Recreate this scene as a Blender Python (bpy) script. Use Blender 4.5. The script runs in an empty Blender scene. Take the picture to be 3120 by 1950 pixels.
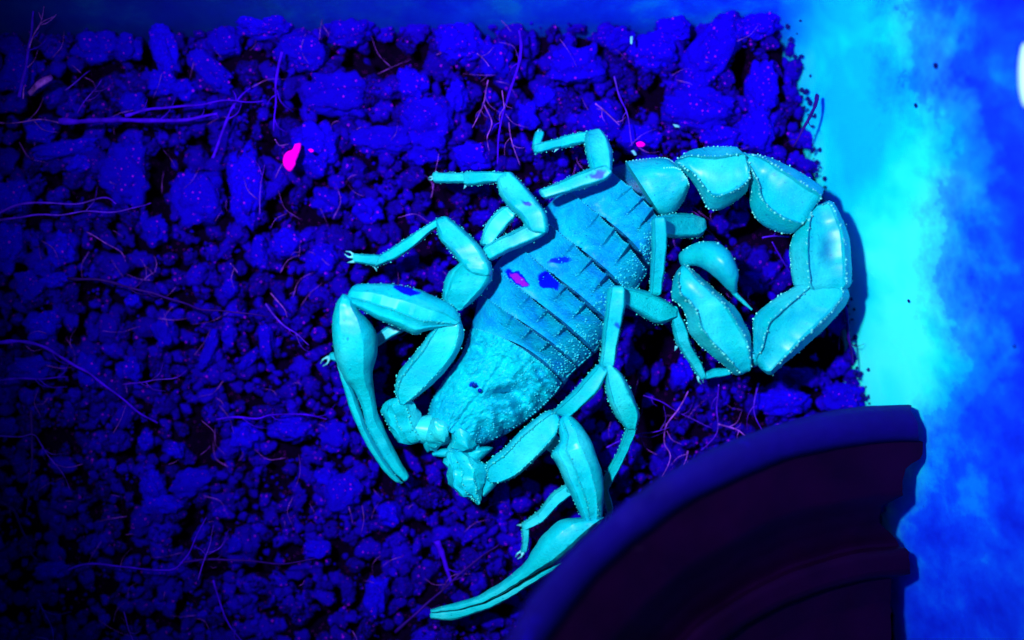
import bpy, bmesh, math, random
import numpy as np
from mathutils import Vector, noise as mnoise

random.seed(7); rng = np.random.default_rng(7)
scene = bpy.context.scene
C = scene.collection
scene.unit_settings.scale_length = 0.01        # 1 unit = 1 cm

# ------------------------------------------------------------------ camera, world, lamp, exposure
H = 20.0                                       # camera height above the soil (cm)
S = 250.0                                      # photo pixels per cm on the soil plane
cam = bpy.data.cameras.new('camera'); camo = bpy.data.objects.new('camera', cam); C.objects.link(camo)
camo.location = (0, 0, H); camo.rotation_euler = (0, 0, 0)
cam.sensor_width = 36.0; cam.lens = 36.0 * H / (3120 / S)
cam.clip_start = 0.1; cam.clip_end = 200
cam.dof.use_dof = True; cam.dof.focus_distance = H - 0.75; cam.dof.aperture_fstop = cam.lens * 1e-3 / (2 * 0.36)
scene.camera = camo

world = bpy.data.worlds.new('World'); scene.world = world; world.use_nodes = True
bg = world.node_tree.nodes['Background']
bg.inputs[0].default_value = (0.03, 0.40, 0.45, 1); bg.inputs[1].default_value = 0.13  # faint cyan ambient added as fill, lifts the shaded sides

lamp = bpy.data.lights.new('ultraviolet_torch', 'SPOT'); lampo = bpy.data.objects.new('ultraviolet_torch', lamp); C.objects.link(lampo)
LAMP = Vector((-4.6, 3.4, 18.5)); AIM = Vector((2.0, 1.5, 0))
lampo.location = LAMP; lampo.rotation_euler = (AIM - LAMP).to_track_quat('-Z', 'Y').to_euler()
lamp.energy = 27000; lamp.color = (1.0, 0.97, 1.0); lamp.spot_size = math.radians(55); lamp.spot_blend = 1.0
lamp.shadow_soft_size = 0.45

vs = scene.view_settings
vs.view_transform = 'Standard'; vs.look = 'None'; vs.exposure = 0; vs.gamma = 1; vs.use_curve_mapping = False

# ------------------------------------------------------------------ helpers
def P(px, py, z=0.0):
    k = (H - z) / H / S
    return Vector(((px - 1560) * k, -(py - 975) * k, z))

def link(name, me, mats=(), parent=None):
    o = bpy.data.objects.new(name, me); C.objects.link(o)
    for m in mats: me.materials.append(m)
    if parent is not None: o.parent = parent
    return o

def tag(o, label=None, cat=None, group=None, kind=None):
    if label: o['label'] = label
    if cat: o['category'] = cat
    if group: o['group'] = group
    if kind: o['kind'] = kind
    return o

def empty(name, label=None, cat=None, group=None, parent=None):
    o = bpy.data.objects.new(name, None); C.objects.link(o); o.empty_display_size = 0.2
    if parent is not None: o.parent = parent
    return tag(o, label, cat, group)

def mesh(name, verts, faces, matidx=None, smooth=True, sharp=None):
    me = bpy.data.meshes.new(name)
    me.from_pydata([tuple(v) for v in verts], [], faces)
    if matidx is not None: me.polygons.foreach_set('material_index', matidx)
    me.polygons.foreach_set('use_smooth', [smooth] * len(me.polygons))
    if sharp: me.set_sharp_from_angle(angle=math.radians(sharp))
    me.update()
    return me

def catmull(pts, n):
    """pts: (k,d) array -> about (k-1)*n+1 interpolated rows, passing through the points"""
    p = np.asarray(pts, float); k = len(p)
    if k == 2: return np.array([p[0] + (p[1] - p[0]) * i / n for i in range(n + 1)])
    ext = np.vstack([2 * p[0] - p[1], p, 2 * p[-1] - p[-2]])
    out = []
    for i in range(k - 1):
        a, b, c, d = ext[i:i + 4]
        for j in range(n):
            t = j / n
            out.append(0.5 * ((2 * b) + (-a + c) * t + (2 * a - 5 * b + 4 * c - d) * t * t + (-a + 3 * b - 3 * c + d) * t ** 3))
    out.append(p[-1])
    return np.array(out)

def ico(sub):
    bm = bmesh.new(); bmesh.ops.create_icosphere(bm, subdivisions=sub, radius=1)
    v = np.array([x.co[:] for x in bm.verts]); f = [[q.index for q in g.verts] for g in bm.faces]
    bm.free(); return v, f
ICO1, ICO2, ICO3, ICO4 = ico(1), ico(2), ico(3), ico(4)

# ------------------------------------------------------------------ materials
def nodes(name):
    m = bpy.data.materials.new(name); m.use_nodes = True
    nt = m.node_tree; b = nt.nodes['Principled BSDF']
    return m, nt, b

def N(nt, t, **kw):
    n = nt.nodes.new(t)
    for k, v in kw.items():
        if k in n.inputs: n.inputs[k].default_value = v
        else: setattr(n, k, v)
    return n

def ramp(nt, src, stops):
    r = nt.nodes.new('ShaderNodeValToRGB'); e = r.color_ramp.elements
    while len(e) < len(stops): e.new(0.5)
    for el, (p, c) in zip(e, stops):
        el.position = p; el.color = (*c, 1) if len(c) == 3 else c
    nt.links.new(src, r.inputs[0]); return r.outputs[0]

def noise(nt, co, scale, detail=4, rough=0.55, dist=0.0):
    n = N(nt, 'ShaderNodeTexNoise', Scale=scale, Detail=detail, Roughness=rough, Distortion=dist)
    nt.links.new(co, n.inputs['Vector']); return n.outputs['Fac']

def mix(nt, fac, a, b):
    m = nt.nodes.new('ShaderNodeMix'); m.data_type = 'RGBA'
    for s, i in ((fac, 0), (a, 6), (b, 7)):
        if isinstance(s, (int, float)): m.inputs[i].default_value = s
        elif isinstance(s, tuple): m.inputs[i].default_value = (*s, 1)
        else: nt.links.new(s, m.inputs[i])
    return m.outputs[2]

def math_(nt, op, a, b=None, clamp=False):
    m = nt.nodes.new('ShaderNodeMath'); m.operation = op; m.use_clamp = clamp
    for s, i in ((a, 0), (b, 1)):
        if s is None: continue
        if isinstance(s, (int, float)): m.inputs[i].default_value = s
        else: nt.links.new(s, m.inputs[i])
    return m.outputs[0]

def bump(nt, b, h, strength, dist):
    n = N(nt, 'ShaderNodeBump', Strength=strength, Distance=dist)
    nt.links.new(h, n.inputs['Height']); nt.links.new(n.outputs[0], b.inputs['Normal'])

def soil_material(name, lo, hi, glint=(0.30, 0.005, 0.95), glint_amount=0.13, vary=True, rough=0.8):
    m, nt, b = nodes(name)
    tc = nt.nodes.new('ShaderNodeTexCoord'); co = tc.outputs['Object']
    geo = nt.nodes.new('ShaderNodeNewGeometry')
    if vary:   # crumb by crumb tone
        tone = math_(nt, 'ADD', math_(nt, 'MULTIPLY', geo.outputs['Random Per Island'], 0.6), math_(nt, 'MULTIPLY', noise(nt, co, 3.0, 5, 0.6), 0.4))
    else:
        oi = nt.nodes.new('ShaderNodeObjectInfo')
        tone = math_(nt, 'ADD', math_(nt, 'MULTIPLY', oi.outputs['Random'], 0.35), math_(nt, 'MULTIPLY', noise(nt, co, 4.0, 8, 0.65), 0.75))
    col = ramp(nt, tone, [(0.22, lo), (0.74, hi)])
    fine = noise(nt, co, 26, 6, 0.7)
    col = mix(nt, ramp(nt, fine, [(0.40, (1, 1, 1)), (0.58, (0, 0, 0))]), col, tuple(c * 0.6 for c in hi))
    v = N(nt, 'ShaderNodeTexVoronoi', Scale=15.0, Randomness=1.0); nt.links.new(co, v.inputs['Vector'])
    pick = nt.nodes.new('ShaderNodeSeparateColor'); nt.links.new(v.outputs['Color'], pick.inputs[0])
    near = math_(nt, 'LESS_THAN', v.outputs['Distance'], math_(nt, 'MULTIPLY', pick.outputs[0], glint_amount * 1.6))
    near = math_(nt, 'MULTIPLY', near, math_(nt, 'GREATER_THAN', pick.outputs[1], 0.3))
    col = mix(nt, near, col, glint)  # violet glints of the grains painted as dots of base colour
    v2 = N(nt, 'ShaderNodeTexVoronoi', Scale=24.0, Randomness=1.0); nt.links.new(co, v2.inputs['Vector'])
    pick2 = nt.nodes.new('ShaderNodeSeparateColor'); nt.links.new(v2.outputs['Color'], pick2.inputs[0])
    near2 = math_(nt, 'MULTIPLY', math_(nt, 'LESS_THAN', v2.outputs['Distance'], 0.16), math_(nt, 'GREATER_THAN', pick2.outputs[1], 0.62))
    col = mix(nt, math_(nt, 'MULTIPLY', near2, 0.6), col, tuple(c * 0.8 for c in glint))
    nt.links.new(col, b.inputs['Base Color'])
    b.inputs['Roughness'].default_value = rough; b.inputs['Specular IOR Level'].default_value = 0.12
    b.inputs['Specular Tint'].default_value = (0.6, 0.1, 1, 1)
    bump(nt, b, math_(nt, 'ADD', noise(nt, co, 14, 8, 0.7), math_(nt, 'MULTIPLY', noise(nt, co, 45, 4, 0.7), 0.5)), 0.8, 0.06)
    return m

M_SOIL = soil_material('gap_shade_soil', (0.0, 0.0, 0.006), (0.001, 0.0, 0.035), glint_amount=0.05, rough=0.95)  # near-black base paints the shade in the gaps between crumbs
M_CRUMB = soil_material('soil_crumb', (0.0, 0.0, 0.015), (0.005, 0.0, 0.72), glint_amount=0.13)
M_CLOD = soil_material('soil_clod', (0.001, 0.0, 0.34), (0.003, 0.0, 1.0), vary=False)

def plain(name, col, rough=0.5, spec=0.3, tint=(1, 1, 1), nscale=8.0, var=0.35, bump_d=0.02):
    m, nt, b = nodes(name)
    co = nt.nodes.new('ShaderNodeTexCoord').outputs['Object']
    f = noise(nt, co, nscale, 6, 0.6)
    c = ramp(nt, f, [(0.3, tuple(x * (1 - var) for x in col)), (0.7, tuple(min(1, x * (1 + var)) for x in col))])
    nt.links.new(c, b.inputs['Base Color'])
    b.inputs['Roughness'].default_value = rough; b.inputs['Specular IOR Level'].default_value = spec
    b.inputs['Specular Tint'].default_value = (*tint, 1)
    bump(nt, b, noise(nt, co, nscale * 3, 5, 0.6), 0.5, bump_d)
    return m

M_FIBRE = plain('rootlet_violet', (0.04, 0.002, 0.62), 0.5, 0.3, (1, 0.5, 1), 6, 0.6)
M_FIBRE_PALE = plain('rootlet_pale', (0.15, 0.03, 0.72), 0.5, 0.3, (1, 0.5, 1), 9, 0.9)
M_TWIG = plain('twig_blue', (0.028, 0.001, 0.80), 0.7, 0.1, (0.5, 0.2, 1), 5, 0.6)
M_TWIG_DARK = plain('twig_dark', (0.012, 0.0, 0.16), 0.6, 0.2, (0.5, 0.3, 1), 5, 0.5)
M_PINK = plain('glowing_pink', (1.0, 0.0, 0.80), 0.6, 0.1, (1, 0, 1), 6, 0.05)
M_PALE = plain('pale_speck', (0.10, 0.45, 0.75), 0.6, 0.2, (1, 1, 1), 6, 0.3)
M_MARK = plain('dark_mark', (0.0, 0.0, 0.12), 0.8, 0.1)

def scorpion_material(name, base, low, bump_s=0.5, rough=0.42, patches=(), blue=0.0):
    """cyan cuticle as it shows under ultraviolet: soft tone drift, fine pits, stains with their own outlines"""
    m, nt, b = nodes(name)
    co = nt.nodes.new('ShaderNodeTexCoord').outputs['Object']
    f = noise(nt, co, 2.6, 5, 0.6)
    col = ramp(nt, f, [(0.32, low), (0.62, base)])
    if blue:
        g = noise(nt, co, 3.3, 6, 0.65, 0.6)
        col = mix(nt, math_(nt, 'MULTIPLY', ramp(nt, g, [(0.44, (0, 0, 0)), (0.66, (1, 1, 1))]), blue), col, (0.0, 0.12, 0.72))
    pale = ramp(nt, noise(nt, co, 1.5, 4, 0.55), [(0.50, (0, 0, 0)), (0.68, (1, 1, 1))])
    if not blue: col = mix(nt, math_(nt, 'MULTIPLY', pale, 0.6), col, (0.03, 0.72, 0.80))
    st_ = noise(nt, co, 70, 2, 0.6)
    col = mix(nt, math_(nt, 'MULTIPLY', ramp(nt, st_, [(0.55, (0, 0, 0)), (0.68, (1, 1, 1))]), 0.3), col, (0.03, 0.74, 0.80))
    pit = noise(nt, co, 30, 3, 0.6)
    col = mix(nt, ramp(nt, pit, [(0.28, (1, 1, 1)), (0.36, (0, 0, 0))]), col, tuple(x * 0.6 for x in low))
    fl = noise(nt, co, 13, 4, 0.7)
    col = mix(nt, math_(nt, 'MULTIPLY', ramp(nt, fl, [(0.655, (0, 0, 0)), (0.70, (1, 1, 1))]), 0.7), col, (0.0, 0.16, 0.40))
    wob = N(nt, 'ShaderNodeTexNoise', Scale=7.0, Detail=4.0); nt.links.new(co, wob.inputs['Vector'])
    sub = nt.nodes.new('ShaderNodeVectorMath'); sub.operation = 'MULTIPLY_ADD'
    nt.links.new(wob.outputs['Color'], sub.inputs[0]); sub.inputs[1].default_value = (0.16, 0.16, 0.16)
    off = nt.nodes.new('ShaderNodeVectorMath'); off.operation = 'SUBTRACT'; nt.links.new(co, off.inputs[0]); off.inputs[1].default_value = (0.08, 0.08, 0.08)
    nt.links.new(off.outputs[0], sub.inputs[2])
    for (px, py, z, rx, ry, rot, c, hard) in patches:
        mp = nt.nodes.new('ShaderNodeMapping'); mp.vector_type = 'TEXTURE'
        p = P(px, py, z); mp.inputs['Location'].default_value = p
        mp.inputs['Rotation'].default_value = (0, 0, math.radians(rot))
        mp.inputs['Scale'].default_value = (rx / S, ry / S, 10)
        nt.links.new(sub.outputs[0], mp.inputs['Vector'])
        ln = nt.nodes.new('ShaderNodeVectorMath'); ln.operation = 'LENGTH'; nt.links.new(mp.outputs[0], ln.inputs[0])
        fac = ramp(nt, ln.outputs['Value'], [(hard, (1, 1, 1)), (1.0, (0, 0, 0))])
        col = mix(nt, fac, col, c)
    nt.links.new(col, b.inputs['Base Color'])
    # the cuticle itself glows green-cyan; its waxy skin throws the torch's blue back
    b.inputs['Roughness'].default_value = 0.6; b.inputs['Specular IOR Level'].default_value = 1.0
    b.inputs['Specular Tint'].default_value = (0.02, 0.12, 1, 1)
    b.inputs['Coat Weight'].default_value = 0.04 if blue else 0.28; b.inputs['Coat Roughness'].default_value = 0.33; b.inputs['Coat Tint'].default_value = (1, 1, 1, 1)
    h = math_(nt, 'ADD', noise(nt, co, 9, 5, 0.6), math_(nt, 'MULTIPLY', noise(nt, co, 34, 5, 0.7), 1.0))
    bump(nt, b, h, bump_s * 1.5, 0.03)
    return m

DEEP = (0.0, 0.0, 0.75); PURP = (0.22, 0.0, 0.85); PINKW = (0.55, 0.52, 0.85)
M_LIMB = scorpion_material('cuticle_limb', (0.0, 0.57, 0.68), (0.0, 0.44, 0.60), 0.35, 0.42,
    [(1238, 884, 1.2, 42, 15, -22, DEEP, 0.8), (1604, 622, 1.2, 14, 9, -20, (0, 0.05, 0.55), 0.7), (1820, 531, 1.2, 26, 10, 20, (0, 0.06, 0.6), 0.6)])
M_TAIL = scorpion_material('cuticle_tail', (0.0, 0.50, 0.56), (0.0, 0.36, 0.54), 0.35, 0.42,
    [(2520, 760, 1.2, 30, 60, 0, (0, 0.22, 0.40), 0.2)])
M_PLATE = scorpion_material('cuticle_plate', (0.0, 0.42, 0.66), (0.0, 0.27, 0.60), 0.45, 0.42,
    [(1578, 848, 1.0, 44, 20, -36, DEEP, 0.85), (1582, 851, 1.0, 36, 13, -36, PURP, 0.8), (1672, 856, 1.0, 40, 24, -25, (0, 0.0, 0.8), 0.8), (1706, 792, 1.0, 34, 14, 5, (0, 0.02, 0.75), 0.7)], blue=0.6)
M_CARA = scorpion_material('cuticle_carapace', (0.0, 0.60, 0.72), (0.0, 0.46, 0.66), 0.45, 0.42,
    [(1444, 1173, 0.9, 14, 12, 0, (0, 0.01, 0.45), 0.7)], blue=0.22)
M_SOFT = scorpion_material('cuticle_soft_side', (0.0, 0.12, 0.30), (0.0, 0.06, 0.22), 0.8, 0.5, blue=0.01)
M_GRAIN = plain('cuticle_granule', (0.03, 0.62, 0.64), 0.35, 0.5, (1, 0.95, 1), 20, 0.2)
M_GRAIN_TAIL = plain('cuticle_granule_tail', (0.10, 0.72, 0.72), 0.4, 0.5, (1, 0.95, 1), 20, 0.4)
M_GRAIN_BACK = plain('cuticle_granule_back', (0.01, 0.50, 0.66), 0.4, 0.4, (1, 0.95, 1), 20, 0.3)
M_EYE = plain('eye_blue', (0.0, 0.005, 0.30), 0.15, 0.6)
M_CLAW = plain('claw_pale', (0.08, 0.55, 0.72), 0.4, 0.4)
M_LEG4 = scorpion_material('cuticle_leg', (0.0, 0.52, 0.60), (0.0, 0.39, 0.52), 0.35, 0.42,
    [(1604, 622, 1.2, 16, 10, -20, (0, 0.04, 0.55), 0.7), (1822, 531, 1.15, 30, 11, 20, (0, 0.06, 0.6), 0.5), (1880, 990, 1.0, 10, 16, 30, (0, 0.1, 0.5), 0.4)])

# ------------------------------------------------------------------ container
def wall_material():
    m, nt, b = nodes('tub_plastic')
    tc = nt.nodes.new('ShaderNodeTexCoord'); co = tc.outputs['Object']
    sx = nt.nodes.new('ShaderNodeSeparateXYZ'); nt.links.new(co, sx.inputs[0])
    # a cloudy residue film coats the lower part of the right-hand side
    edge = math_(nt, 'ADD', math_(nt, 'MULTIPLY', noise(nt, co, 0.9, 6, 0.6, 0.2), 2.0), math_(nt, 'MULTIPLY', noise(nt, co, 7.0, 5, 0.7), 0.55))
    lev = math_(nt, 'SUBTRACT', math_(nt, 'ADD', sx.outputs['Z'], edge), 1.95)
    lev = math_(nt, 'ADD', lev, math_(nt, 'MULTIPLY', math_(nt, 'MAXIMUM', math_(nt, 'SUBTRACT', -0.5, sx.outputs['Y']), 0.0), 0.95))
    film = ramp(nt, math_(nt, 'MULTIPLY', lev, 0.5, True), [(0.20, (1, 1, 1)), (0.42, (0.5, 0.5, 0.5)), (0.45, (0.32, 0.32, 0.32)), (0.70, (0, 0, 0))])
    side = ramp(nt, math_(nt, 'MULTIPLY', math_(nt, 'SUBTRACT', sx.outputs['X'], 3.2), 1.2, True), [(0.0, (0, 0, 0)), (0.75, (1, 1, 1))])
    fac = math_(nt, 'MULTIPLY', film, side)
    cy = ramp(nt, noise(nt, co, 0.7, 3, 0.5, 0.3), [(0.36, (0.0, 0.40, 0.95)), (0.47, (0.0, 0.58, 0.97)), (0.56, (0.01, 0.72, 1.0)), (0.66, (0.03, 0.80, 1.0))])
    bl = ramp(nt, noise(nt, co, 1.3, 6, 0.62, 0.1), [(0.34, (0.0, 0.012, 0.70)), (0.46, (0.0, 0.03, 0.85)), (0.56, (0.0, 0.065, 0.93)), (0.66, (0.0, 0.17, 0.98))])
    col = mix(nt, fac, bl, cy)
    left_falloff = ramp(nt, math_(nt, 'ADD', math_(nt, 'MULTIPLY', sx.outputs['X'], -0.11), math_(nt, 'MULTIPLY', noise(nt, co, 1.3, 8, 0.7), 0.7)), [(0.05, (0, 0, 0)), (0.75, (1, 1, 1))])
    col = mix(nt, math_(nt, 'MULTIPLY', left_falloff, 0.85), col, (0.0, 0.004, 0.16))  # torch falloff towards the left painted into the wall colour
    grit = noise(nt, co, 22, 6, 0.75)
    col = mix(nt, math_(nt, 'MULTIPLY', ramp(nt, grit, [(0.60, (0, 0, 0)), (0.72, (1, 1, 1))]), math_(nt, 'SUBTRACT', 0.45, math_(nt, 'MULTIPLY', fac, 0.45))), col, (0.0, 0.02, 0.45))
    nt.links.new(col, b.inputs['Base Color'])
    b.inputs['Subsurface Weight'].default_value = 0.6; b.inputs['Subsurface Radius'].default_value = (0.02, 0.12, 1.0); b.inputs['Subsurface Scale'].default_value = 0.5
    b.inputs['Roughness'].default_value = 0.45; b.inputs['Specular IOR Level'].default_value = 0.25
    bump(nt, b, noise(nt, co, 5, 4, 0.5), 0.12, 0.05)
    return m
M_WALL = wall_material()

tub = empty('plastic_tub', 'pale plastic tub whose sloping side glows cyan along the right', 'tub')
tub.location = (0, 0, 0)
base = [(-9.5, 3.50), (-4, 3.58), (1.5, 3.68), (2.9, 3.72), (3.35, 3.60), (3.58, 3.25), (3.72, 2.4), (3.98, 1.0), (4.25, -0.4), (4.55, -2.0), (4.95, -4.2), (5.3, -6.5)]
base = catmull(base, 8)
tang = np.gradient(base, axis=0); tang /= np.linalg.norm(tang, axis=1)[:, None]
outw = np.stack([-tang[:, 1], tang[:, 0]], 1)
prof = [(-0.25, -0.7), (0.0, 0.0), (0.12, 0.25), (0.45, 0.85), (1.15, 1.95), (1.9, 3.1), (2.6, 4.2), (3.25, 5.2), (3.6, 5.25), (3.75, 5.0), (3.3, 4.2)]
V = []; F = []
for (o_, z_) in prof:
    for (bx, by), (ox, oy) in zip(base, outw): V.append((bx + ox * o_, by + oy * o_, z_))
nb = len(base)
for i in range(len(prof) - 1):
    for j in range(nb - 1): F.append((i * nb + j, i * nb + j + 1, (i + 1) * nb + j + 1, (i + 1) * nb + j))
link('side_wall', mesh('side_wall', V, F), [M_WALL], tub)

# ------------------------------------------------------------------ soil bed
HOLES = [(1170, 190, 125, 62), (450, 150, 45, 60), (480, 570, 35, 120), (225, 240, 70, 40), (880, 320, 60, 60), (830, 420, 25, 60), (100, 330, 60, 40), (1020, 470, 55, 45), (620, 430, 45, 25),
         (1600, 280, 30, 45), (1930, 235, 30, 30), (2260, 190, 30, 45), (2220, 300, 25, 60), (800, 670, 35, 70), (330, 600, 40, 30), (60, 800, 35, 60), (240, 870, 50, 22), (550, 1000, 30, 40), (590, 1570, 50, 45),
         (390, 1380, 30, 30), (570, 1640, 40, 60), (420, 1500, 25, 45), (640, 1330, 40, 30), (2330, 720, 90, 90), (1960, 1250, 90, 120), (1700, 1430, 110, 70), (1230, 1050, 60, 80), (2000, 1060, 80, 60), (2450, 1080, 100, 60), (1320, 890, 50, 40)]
def in_hole(x, y):
    for hx, hy, a, b in HOLES:
        if ((x - hx) / a) ** 2 + ((y - hy) / b) ** 2 < 1: return True
    return False

n1, n2 = 190, 130
xs = np.linspace(-8.2, 5.4, n1); ys = np.linspace(-7.0, 4.0, n2)
V = []; F = []
for y in ys:
    for x in xs:
        z = -0.42 + 0.28 * mnoise.fractal(Vector((x * 1.4, y * 1.4, 3)), 1.0, 2.1, 5) - (0.25 if in_hole(1560 + x * S, 975 - y * S) else 0)
        V.append((x, y, z))
for j in range(n2 - 1):
    for i in range(n1 - 1): F.append((j * n1 + i, j * n1 + i + 1, (j + 1) * n1 + i + 1, (j + 1) * n1 + i))
tag(link('soil', mesh('soil', V, F), [M_SOIL]), kind='structure', label='dark potting soil under the loose crumbs, gap shade in its colour')

CLODS = [ # px, py, rx, ry, rot
 (1038,291,102,62,-4),(1302,372,80,74,0),(1402,132,68,62,0),(1064,92,74,46,10),(1752,200,90,52,0),(1990,158,68,58,0),(2165,165,62,128,-32),(2120,335,105,62,0),(1395,290,30,48,0),(1660,297,36,30,0),(1258,262,48,48,0),
 (1170,425,92,42,0),(965,452,64,74,0),(925,160,74,52,0),(840,60,64,62,0),(2315,72,66,46,20),(2322,270,46,84,0),(2305,400,52,64,0),(1830,372,64,52,0),(1607,350,32,38,20),(1290,470,44,34,0),
 (500,145,36,92,12),(645,215,34,84,42),(795,68,84,52,0),(408,318,42,34,0),(125,404,44,38,0),(190,457,105,24,12),(385,530,68,102,0),(600,600,72,84,0),(750,570,52,112,4),(290,140,64,46,0),(392,145,42,42,0),
 (495,250,42,36,0),(560,272,42,32,0),(245,500,38,26,30),(40,600,54,52,0),(26,750,48,74,0),(190,760,46,52,0),(140,815,26,32,0),(172,853,42,22,10),(90,875,42,42,0),(473,700,42,42,0),(872,745,44,44,0),
 (790,770,26,52,0),(408,918,22,22,0),(503,1010,32,42,0),(130,995,48,48,0),(95,1125,64,36,0),(640,1065,20,64,-18),(700,1020,23,32,0),(760,1095,15,38,-42),(400,1125,36,36,0),(275,1130,36,52,0),(812,1047,22,52,0),
 (980,790,46,52,0),(752,1330,44,44,0),(886,1305,62,36,0),(1020,1330,42,46,0),(467,1486,36,46,0),(585,1470,64,40,30),(446,1341,21,28,0),(537,1373,29,23,0),(494,1540,62,26,0),(1042,1500,56,62,0),(994,1454,30,30,0),
 (1187,1567,31,36,0),(967,1670,42,28,0),(156,1739,54,27,6),(1144,1815,34,62,-10),(720,1658,26,26,0),(2077,1137,27,45,0),(2385,1225,78,40,0),(2568,1212,64,44,0),(1440,480,52,44,0),(1940,420,64,36,0),(700,880,26,26,0),
 (2050,90,52,36,0),(1880,120,50,36,0),(690,130,50,44,0),(1510,180,44,52,0),(60,230,56,62,0),(2200,420,60,36,0),(1120,640,42,36,0),(1000,610,48,40,0)]
NAMED = {0:'broad flat-topped soil clod left of the big dark hole near the top', 4:'wide rounded soil clod below the top tub wall at centre', 6:'long slanting bright soil clod near the top right corner',
 15:'smooth dark soil clod tucked into the top right corner of the tub', 12:'crumbly soil clod touching the bright pink fleck', 21:'upright finger-shaped soil clod near the top left', 22:'slanting long soil clod right of the finger-shaped one',
 27:'tall triangular soil clod left of a deep upright dark gap', 29:'tall narrow soil clod above the raised middle left leg tip', 26:'long low soil ridge under the flat twig at left', 67:'bright bluish lump at the end of a curved rootlet, lower left',
 70:'egg-shaped clod below the tail between leg tip and fibres', 71:'broad soil clod against the rim of the dark pot', 72:'rounded soil clod in the corner between pot rim and tub wall', 2:'round soil clod just below the top wall above the rear leg',
 48:'slim upright soil lump resembling a bark chip, left middle', 50:'small slanting bark-like soil chip left of the claw hand', 1:'large round soil clod above the middle left leg', 42:'round speckled clod left of the foremost left leg'}
def clod_mesh(i, rx, ry, hz):
    v, f = ICO4
    sd = Vector((i * 7.3, i * 3.1, 0)); out = []
    r = max(rx, ry)
    for p in v:
        q = Vector(p)
        d = 1 + 0.36 * mnoise.fractal(q * 1.5 + sd, 1.0, 2.0, 3) + 0.2 * mnoise.fractal(q * (r * 11.0) + sd, 0.8, 2.2, 4)
        # flattened, blocky
        w = Vector((math.copysign(abs(q.x) ** 0.85, q.x), math.copysign(abs(q.y) ** 0.85, q.y), math.copysign(abs(q.z) ** 0.7, q.z))) * d
        out.append((w.x * rx, w.y * ry, w.z * hz))
    return mesh('soil_clod', out, f)
MARKS = [('the bright pink fleck',885,480),('the flat blue twig',420,366),('the long arching root',240,1125),('the long dark stem',450,890),('the raised claw hand',1080,1050),('the bright lump at lower left',156,1739),('the upright straw',80,190),
 ('the big dark hole near the top',1170,190),('the rearmost left leg',1750,420),('the third left leg',1480,545),('the second left leg',1200,745),('the long upright root',1550,290),('the tail base',2050,560),('the stick against the wall',2460,370),
 ('the bright violet strands',230,640),('the fingers of the raised claw',1200,1440),('the lower claw fingers',1400,1860),('the rootlet bending at lower left',110,1340),('the curved rootlet near the bottom',540,1710),('the pot rim',2300,1330),('the slanting twig',700,370),('the root stub',870,990)]
USED = {}
def clod_label(px, py, rx, ry, rot):
    ms = sorted(MARKS, key=lambda m: (m[1] - px) ** 2 + (m[2] - py) ** 2)
    size = 'large' if rx * ry > 3600 else 'small' if rx * ry < 1100 else 'medium'
    form = 'long' if rx > 1.6 * ry else 'upright' if ry > 1.6 * rx else 'rounded'
    for nm, mx, my in ms:
        dx, dy = px - mx, py - my
        d = ('above ' if dy < 0 else 'below ') if abs(dy) > abs(dx) else ('left of ' if dx < 0 else 'right of ')
        if abs(dx) > 0.45 * abs(dy) and abs(dy) > 0.45 * abs(dx): d = ('above and ' if dy < 0 else 'below and ') + ('left of ' if dx < 0 else 'right of ')
        t = size + ' ' + form + ' soil clod ' + d + nm
        if t not in USED: USED[t] = 1; return t
    return t
for i, (px, py, rx, ry, rot) in enumerate(CLODS):
    me = clod_mesh(i, rx / S * 0.97, ry / S * 0.97, min(rx, ry) / S * 0.62 + 0.06)
    o = link('soil_clod', me, [M_CLOD])
    hz = min(rx, ry) / S * 0.62 + 0.06
    o.location = P(px, py, -0.02 - 0.35 * hz); o.rotation_euler = (0, 0, math.radians(rot))
    tag(o, NAMED.get(i) or clod_label(px, py, rx, ry, rot), 'soil clod', 'soil clods of the bed')

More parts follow.
